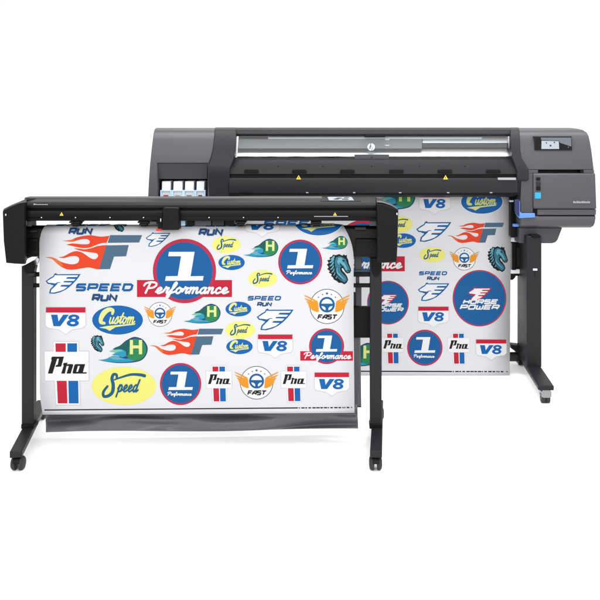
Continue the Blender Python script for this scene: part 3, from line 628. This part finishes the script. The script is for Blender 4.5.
for k, (a, b) in enumerate(((161.4, 170.8), (173.0, 182.6), (184.6, 194.0), (196.2, 204.6))):
    c = prism('ink_cartridge', [(a + .5, 181.2), (b - .1, 181.2), (b - .5, 191), (b + .2, 203), (a - .4, 203), (a + .2, 191)], 4.485, 4.62, WHITEP, prn, .003)
    a -= 1.2; b += .8
    for q in ((a, 190.2, b, 191.4), (a, 191.4, a + 1.4, 202), (b - 1.4, 191.4, b, 202)): pbox('cartridge_clip', *q, 4.474, 4.50, CLEARB, c, .001)
    pbox('colour_label', a + 3.2, 195.0, b - 3.4, 198.5, 4.480, 4.49, mat('cartridge_label_%d' % k, INKC[k], .4), c, .001)
# dark frame: left column, top beam, right column
rows('frame_column', [(127.4, 215, 236, 4.56), (129.5, 214.8, 236, 4.50), (136, 214.4, 236, 4.47), (150, 212.6, 235, 4.45), (158, 211, 234, 4.44), (164, 208.8, 231.8, 4.428), (168, 207.8, 230, 4.425), (176, 207.6, 229.4, 4.428), (196, 209.4, 229, 4.45), (228, 209.4, 229, 4.47)], BK, GREYD, prn, .004, 3)
rows('frame_column', [(127.4, 510.6, 519, 4.56), (129.5, 510.6, 519.2, 4.50), (136, 510.6, 519.8, 4.47), (150, 511.4, 520.4, 4.45), (158, 512.4, 521.6, 4.44), (165, 515, 526, 4.428), (171, 517, 529, 4.425), (179.4, 517, 529, 4.43), (183, 517.4, 524.6, 4.45), (196, 517.8, 521.6, 4.46)], BK, GREYD, prn, .004, 3)
rows('top_beam', [(127.5, 236, 510.6, 4.57), (128.4, 236, 510.6, 4.53), (129.6, 236, 510.6, 4.51), (134.0, 236, 510.6, 4.50), (135.4, 236, 510.6, 4.505)], BK, GREYD, prn, .002, 2)
# window: recess and carriage beam behind a clear pane
win = rows('window', [(135.6, 232, 512, 4.60), (160, 232, 512, 4.60)], BK - .03, DEEP, prn, 0)
rows('rail_cover', [(137.2, 268, 482, 4.53), (139.0, 268, 482, 4.526)], 4.60, WHITEP, win, .001)
rows('carriage_beam', [(148.4, 237.6, 510, 4.552), (149.0, 237.6, 510, 4.545), (156.4, 236.0, 510.6, 4.516), (157.0, 235.8, 510.6, 4.522)], 4.60, ALU, win, .001)
rows('beam_panel', [(138.4, 238, 422, 4.54), (139.2, 238, 422, 4.525), (148.4, 238, 422, 4.519), (148.9, 238, 422, 4.525)], 4.60, GREYB, win, .001)
rows('beam_panel', [(137.2, 422.4, 508.6, 4.552), (143, 422.4, 508.6, 4.540)], 4.60, ALU, win, .001)
rows('beam_panel', [(143.2, 422.4, 508.6, 4.545), (147.6, 422.4, 508.6, 4.543)], 4.60, GREYM, win, .001)
for q in ([(235.4, 136.4), (238.6, 136.4), (237.2, 157.6), (233.6, 157.6)], [(508.0, 136.4), (510.6, 136.4), (512.4, 158.0), (510.0, 158.0)]): prism('window_trim', q, 4.505, 4.60, ALU, win, .001)
rows('window_sill', [(156.9, 233, 512, 4.510), (158.6, 233, 512, 4.506), (160.2, 233, 512, 4.496)], 4.61, DEEP, win, .001)
bm = bmesh.new()
for x in (246, 270, 297, 325, 336): 
    p = W(x, 158.5, 4.55); n = 14; hw = 11 * 4.55 / F; hh = 2.4 * 4.55 / F
    bm_loft(bm, [[(p.x + hw * math.cos(math.pi * i / n), d, p.z + hh * math.sin(math.pi * i / n)) for i in range(n + 1)] for d in (4.508, 4.530)])
finish('roller_guard', bm, DEEP, win, .0005)
bmp = bmesh.new(); bm_box(bmp, (WX(236, 4.50), 4.5095, WZ(157.4, 4.51)), (WX(510.4, 4.50), 4.5125, WZ(135.9, 4.51))); finish('pane', bmp, pane_m, win, 0)
prism('latch', [(354.6, 154.4), (389.2, 154.4), (389.6, 160.6), (354.2, 160.6)], 4.498, 4.53, GREYM, prn, .002)
cyl('latch_screw', W(371.8, 157.2, 4.496), W(371.8, 157.2, 4.51), .004, GREYD, prn, .0008)
prism('latch', [(366, 134.4), (384, 134.4), (386, 137.2), (364, 137.2)], 4.492, 4.54, BLACK, prn, .002)
for y in (139.6, 145.4): pbox('white_mark', 385.2, y - .5, 389.4, y + .5, 4.5175, 4.54, WHITEP, win, .0005)
# round badge
bd = cyl('logo_badge', W(371.2, 147.0, 4.5145), W(371.2, 147.0, 4.535), 3.7 * 4.515 / F, mat('badge_white', rgb(252, 252, 252), .3), win, .0008, 40)
ba = Art(371.2, 147.0)
ba.line([(369.0, 149.1), (371.0, 143.4)], .75, 'ash', cap=False); ba.line([(369.7, 147.0), (370.5, 145.9), (371.1, 145.9), (370.3, 149.1)], .7, 'ash', cap=False)
ba.line([(371.6, 150.6), (373.2, 145.6), (374.2, 145.9), (373.4, 148.6), (372.4, 148.6)], .7, 'ash', cap=False)
d = ba.L['print']; me = bpy.data.meshes.new('lettering'); me.from_pydata(d['v'], [], d['f']); me.materials.append(ink('ash'))
o = bpy.data.objects.new('lettering', me); COL.objects.link(o); o.parent = bd; k = 4.515 / F; p = W(371.2, 147, 4.5145); o.scale = (k, k, k); o.location = (p.x, 4.5142, p.z)
o.matrix_parent_inverse = Matrix()
# front cover
DF = 4.44
rows('front_cover', [(158.8, 230.6, 517, 4.482), (160.2, 230.4, 517, 4.470), (168, 229.6, 517.4, 4.450), (174.4, 229.2, 517.6, 4.442)], 4.62, COVER, prn, .003, 2)
rows('cover_seam', [(174.3, 229.6, 517.2, 4.456), (178.4, 229.6, 517.2, 4.456)], 4.62, DEEP, prn, 0)
rows('lower_cover', [(178.0, 229.0, 517.8, 4.438), (179, 229, 517.8, 4.432), (186, 229.0, 518, 4.428), (192.6, 229, 518, 4.435), (193.6, 229, 518, 4.45)], 4.62, COVER, prn, .002, 2)
rows('cover_lip', [(193.5, 229, 518, 4.452), (195.2, 229, 518, 4.452), (197, 229, 518, 4.50)], 4.59, BLACK, prn, .001, 1)
for x0 in (244, 292, 340, 389, 437.5, 486):
    y0, y1 = 169.4, 173.2; Dm = 4.449
    prism('grip_slot', [(x0 + 1.2, y0), (x0 + 13.6, y0), (x0 + 14.8, y0 + 1.6), (x0 + 14.4, y1), (x0 + .4, y1), (x0, y0 + 1.6)], 4.4385, 4.46, BLACK, prn, .002)
for x in (234.5, 278, 323, 371.6, 419.4, 465): cyl('cover_screw', W(x, 166.6, 4.4525), W(x, 166.6, 4.47), .0042, BLACK, prn, .0008, 14)
triangle(298.6, 177.6, 2.5, 4.425, prn); triangle(445.6, 177.6, 2.5, 4.425, prn)
pbox('rating_label', 498, 177.7, 516, 180.0, 4.424, 4.44, LBL, prn, .001)
for x in (306, 353, 399, 447, 490): pbox('cover_tab', x, 192.2, x + 2.4, 193.2, 4.43, 4.45, LBL, prn, .0005)
pbox('cover_clip', 240, 191.8, 252, 193.0, 4.43, 4.45, BLACKG, prn, .0005)
# right housing
bm = bmesh.new()
rws = [(127.8, 519, 570, 4.60), (128.6, 519, 577, 4.545), (130, 519, 583, 4.51), (132.4, 519, 586.8, 4.492), (136, 519, 588.8, 4.478), (142, 519, 590.2, 4.468), (152, 519, 591.8, 4.456), (162, 519, 593, 4.45), (169.8, 519, 594, 4.448)]
rows('control_housing', rws, BK, GREY, prn, .008, 4)
pbox('control_housing_seam', 519.4, 169.6, 593.4, 173.4, 4.49, BK - .01, DEEP, prn, 0)
rows('housing_ledge', [(169.9, 519.4, 538, 4.4484), (173.0, 519.4, 538, 4.448)], 4.52, GREY, prn, .0005, 1)
rows('housing_ledge', [(169.9, 583.6, 594.0, 4.4484), (173.0, 583.6, 594.2, 4.448)], 4.52, GREY, prn, .0005, 1)
pbox('seam_button', 580.4, 170.2, 583.2, 173.6, 4.446, 4.52, BLACK, prn, .001)
door = rows('service_door', [(173.2, 533.4, 595.2, 4.445), (174.2, 533.4, 595.4, 4.436), (185, 533.4, 595.8, 4.430), (200, 533.4, 596.3, 4.428), (207.6, 533.4, 596.6, 4.432), (209.0, 533.6, 596.4, 4.442)], 4.60, GREY, prn, .005, 3)
for x0, y0, x1, y1, m in ((536.6, 177.4, 540.4, 180.4, BLACK), (536.4, 181.8, 540.6, 185.8, GREYD), (536.4, 186.4, 540.6, 190.4, BLACK)): pbox('button', x0, y0, x1, y1, 4.424, 4.44, m, door, .0015)
pbox('blue_sticker', 535.0, 192.6, 541, 198.6, 4.425, 4.44, CYAN, door, .001)
bm = bmesh.new(); x = 573.2
for wd, hh in ((1.4, 2.2), (1.1, 1.6), (1.3, 2.2), (1.2, 2.0), (1.2, 1.7), (.9, 2.0), (1.3, 2.2), (1.2, 2.0), (1.3, 1.6), (1.1, 2.1), (1.2, 1.7)):
    p, q = W(x, 203.2 - hh, 4.427), W(x + wd, 203.2, 4.427); bm_box(bm, (p.x, 4.4255, p.z), (q.x, 4.43, q.z)); x += wd + .35
finish('lettering', bm, mat('soft_grey_print', rgb(124, 124, 128), .5, spec=.2), door, 0)
rows('side_strip', [(173.2, 521, 533, 4.446), (180, 521, 533, 4.44), (200, 520.6, 533, 4.438), (213.0, 520.6, 533, 4.442)], 4.60, GREYM, prn, .003, 2)
rows('lower_strip', [(209.4, 537.4, 596.2, 4.442), (215.0, 537.4, 596.0, 4.440)], 4.60, GREY, prn, .002, 2)
pbox('strip_gap', 533.2, 209, 595, 216.4, 4.462, 4.60, DEEP, prn, 0)
rows('base_body', [(215.8, 520.4, 595.8, 4.447), (218, 520.4, 595.8, 4.440), (223, 520.4, 595, 4.440), (226, 520.4, 593.6, 4.45), (227.6, 520.4, 591, 4.475)], BK, GREY, prn, .005, 3)
prism('under_tray', [(519, 227.4), (562.6, 227.4), (557.8, 240), (555.6, 242.4), (552, 243.4), (519, 243.4)], 4.50, BK, GREYM, prn, .006, 3)
# touch screen on the housing
scr = prism('touch_screen', [(534.8, 137.0), (571.4, 137.0), (572.2, 150.2), (534.8, 150.2)], 4.452, 4.49, SCRK, prn, .0012)
Dsc = 4.4505
prism('screen_trim', [(534.0, 136.2), (572.0, 136.2), (571.6, 137.2), (534.4, 137.2)], Dsc, 4.49, GREYD, scr, .0005)
prism('display', [(541.6, 140.8), (558.8, 141.2), (559.2, 149.0), (541.4, 149.0)], Dsc, 4.49, SCR, scr, .0004)
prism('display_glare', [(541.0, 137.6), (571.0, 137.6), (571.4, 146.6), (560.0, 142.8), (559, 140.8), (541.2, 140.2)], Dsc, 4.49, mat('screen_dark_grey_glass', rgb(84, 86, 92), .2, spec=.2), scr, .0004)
for x, y, r in ((550.4, 145.6, .9), (554.4, 142.4, .7), (546.4, 142.8, .6)): cyl('icon', W(x, y, Dsc - .001), W(x, y, Dsc + .002), r * 4.45 / F, GREYD, scr, 0, 14)
cyl('home_key', W(568.4, 147.2, Dsc - .001), W(568.4, 147.2, Dsc + .004), .8 * 4.45 / F, GREYM, scr, .0004, 16)
# media lever (blue)
lv = prism('media_lever', [(515.4, 201), (520.2, 201), (520.2, 211.6), (522.0, 213.2), (535.0, 213.2), (535.4, 217.6), (519.4, 218.4), (516, 213.6)], 4.43, 4.455, BLUEL, prn, .004, 3)
prism('lever_stem', [(514.8, 199.6), (519.4, 199.6), (519.4, 217.0), (516.4, 214.0), (514.8, 211)], 4.424, 4.436, BLUED, lv, .002)
pbox('blue_latch', 513.4, 224.0, 519, 226.8, 4.50, 4.53, BLUEL, prn, .002)
pbox('drying_module', 229, 198, 519, 236, 4.66, 4.95, DEEP, prn, .004); pbox('module_end', 511, 197, 520.6, 237, 4.545, 4.67, BLACKG, prn, .003)
pbox('media_guide', 509.6, 200.2, 513.8, 202.0, 4.53, 4.56, ALU, prn, .001)
pbox('ink_housing_base', 157.6, 218, 229, 243, 4.50, BK, GREYM, prn, .006)
# stand
def printer_leg(xc, mirror):
    s = -1 if mirror else 1
    xf = xc - s * .0255; beam_foot('foot', (xf - s * .004, 4.095), (xf + s * .055, 4.86), .040, .072, .098, STEELK, prn, .006)
    caster(prn, xf, 4.128, .076, .029, True); caster(prn, xf + s * .052, 4.82, .076, .029, True)
    bm = bmesh.new(); bm_box(bm, (xc - .0405, 4.44, .094), (xc + .0405, 4.66, WZ(236, 4.44))); lg = finish('leg', bm, STEELK, prn, .003)
    for z in (.42, .70, .70 - .12): cyl('screw', (xc + s * .039, 4.5, z), (xc + s * .0425, 4.5, z), .005, BLACK, lg, .0008, 12)
    return lg
XRL = WX(534.2, 4.44)
leg = printer_leg(XRL, False); printer_leg(WX(196, 4.44), True)
pbox('leg_cap', 531.6, 235.2, 540.4, 237.8, 4.432, 4.5, BLACKG, prn, .002)
pbox('white_clip', 533.2, 268.8, 537.4, 270.6, 4.432, 4.445, WHITEP, prn, .0012)
pbox('leg_slot', 534.6, 272, 535.5, 277, 4.4375, 4.445, DEEP, prn, .0003)
# spindle holder next to the leg
pbox('spindle_bracket', 511.2, 242.4, 531.0, 276, 4.62, 4.70, BLACK, prn, .003)
pbox('bracket_recess', 516.4, 247, 526.4, 267, 4.606, 4.63, DEEP, prn, .002); pbox('bracket_rib', 512, 243.2, 516, 270, 4.60, 4.63, BLACKG, prn, .002); pbox('bracket_rib', 527, 243.2, 531, 270, 4.60, 4.63, BLACKG, prn, .002)
pbox('spindle_knob', 523.0, 268.4, 530, 278.4, 4.56, 4.64, BLACKG, prn, .004)
XA = WX(200, 4.58)
profile('roll_bar', [(4.605, WZ(237.2, 4.605)), (4.605, WZ(242.0, 4.605)), (4.63, WZ(242, 4.605)), (4.63, WZ(237.2, 4.605))], XA, WX(532.2, 4.605), WHITEP, prn, .004, 3)
profile('roll_bar', [(4.605, WZ(269.4, 4.605)), (4.605, WZ(273.8, 4.605)), (4.63, WZ(273.8, 4.605)), (4.63, WZ(269.4, 4.605))], XA, WX(526.4, 4.605), WHITEP, prn, .004, 3)
prism('bar_hook', [(510.8, 273.6), (516, 273.6), (515.6, 277.2), (513.2, 279.8), (510.8, 280.2)], 4.612, 4.64, BLACK, prn, .003)
bm = bmesh.new(); bm_cyl(bm, (XA, 4.64, WZ(357.6, 4.62)), (WX(526, 4.62), 4.64, WZ(357.6, 4.62)), 4.6 * 4.62 / F, 28); finish('cross_tube', bm, STEELK, prn, .002)
prism('tube_clamp', [(511, 344.6), (525, 346.4), (525, 352), (518, 353), (511, 348.4)], 4.60, 4.66, BLACK, prn, .003)
pbox('tube_clamp', 518.6, 351, 526.4, 365, 4.60, 4.68, BLACKG, prn, .004)

# ================================================================== VINYL SHEET ON THE PRINTER
sheet2 = thing('vinyl_sheet', 'white vinyl sheet of printed decals feeding out of the grey printer', 'vinyl sheet', (0.25, DQ, 0))
bm = bmesh.new(); g = []
rws = [(375.4 - 1.5, DQ, 0)] + [(y, DQ, 0) for y in (371, 360, 330, 300, 270, 240, 220, 205, 196)]
rws = [(y, DQ) for y in (375.2, 371, 360, 330, 300, 270, 240, 220, 205, 197)] + [(191, DQ + .01), (186, DQ + .04)]
for y, d in rws:
    a, b = WX(229.5, DQ), WX(511.2 - 1.5 * (y - 197) / 178, DQ)
    g.append([bm.verts.new((a + (b - a) * i / 10, d, WZ(y, DQ))) for i in range(11)])
for a, b in zip(g, g[1:]):
    for i in range(10): bm.faces.new((a[i], a[i + 1], b[i + 1], b[i]))
finish('sheet', bm, PAPER, sheet2, solid=.0005, smooth=60)
A2 = [('flame', 476, 232.6, .585), ('horse', 433.6, 231.6, 1.0), ('horse', 433.5, 291.8, .9), ('v8', 434.6, 203.2, .78), ('v8', 433.2, 316.4, .765), ('v8', 491, 349.2, .765), ('banner', 363, 248.4, .88), ('one', 424.8, 347.7, .805),
      ('power', 479.5, 298.2, 1), ('power', 388, 302.6, .775), ('custom', 481.8, 201.8, .815), ('custom', 403.2, 240.6, .5), ('speed', 398.6, 224.3, .435), ('speed', 432.4, 254.6, .4), ('comet', 357.2, 354.6, .9), ('comet', 392.6, 197.6, .92),
      ('knight', 497.6, 259, .85), ('fast', 464.3, 258.9, .655), ('pro', 392.7, 348, .495), ('pro', 458.6, 348.2, .5), ('speedtext', 425.4, 273.6, .49), ('speedtext', 277, 224.5, 1.0)]
for kd, cx, cy, s in A2: place(kd, cx, cy, s, DQ, sheet2, lift=LI)
registration(sheet2, DQ, 352, 452, 507, 371.2, 371.6)

# ================================================================== CAMERA, LIGHT, WORLD
cam = bpy.data.cameras.new('camera'); co = bpy.data.objects.new('camera', cam); COL.objects.link(co)
co.location = (0, 0, H); co.rotation_euler = (math.radians(90), 0, 0)
cam.sensor_width = 36; cam.lens = F / 600 * 36; cam.shift_x = -(XV - 300) / 600; cam.shift_y = -(300 - YH) / 600; cam.clip_end = 200
SC.camera = co
def area(name, loc, target, sx, sy, power, col=(1, 1, 1)):
    l = bpy.data.lights.new(name, 'AREA'); l.shape = 'RECTANGLE'; l.size = sx; l.size_y = sy; l.energy = power; l.color = col
    o = bpy.data.objects.new(name, l); COL.objects.link(o); o.location = loc
    o.rotation_euler = (Vector(target) - Vector(loc)).to_track_quat('-Z', 'Y').to_euler()
area('overhead_softbox', (0, 1.7, 4.0), (0, 3.7, 0), 6.0, 2.6, 100)
area('front_softbox', (-0.3, -0.6, 2.5), (0, 3.7, 0.2), 5.5, 1.6, 165)
area('rear_softbox', (0.4, 6.4, 3.6), (0.3, 4.4, 0), 4.0, 1.4, 30)
area('gap_fill_light', (0.25, 3.86, 3.1), (0.25, 4.25, 0), 4.0, 0.6, 125)  # unseen fill lamp, added between the machines to brighten floor and rear sheet
wd = bpy.data.worlds.new('World'); SC.world = wd; wd.use_nodes = True
wd.node_tree.nodes['Background'].inputs['Color'].default_value = (1, 1, 1, 1); wd.node_tree.nodes['Background'].inputs['Strength'].default_value = 1.12
SC.view_settings.view_transform = 'Standard'; SC.view_settings.look = 'None'; SC.view_settings.exposure = 0; SC.view_settings.gamma = 1
SC.cycles.use_denoising = True
SC.cycles.max_bounces = 8
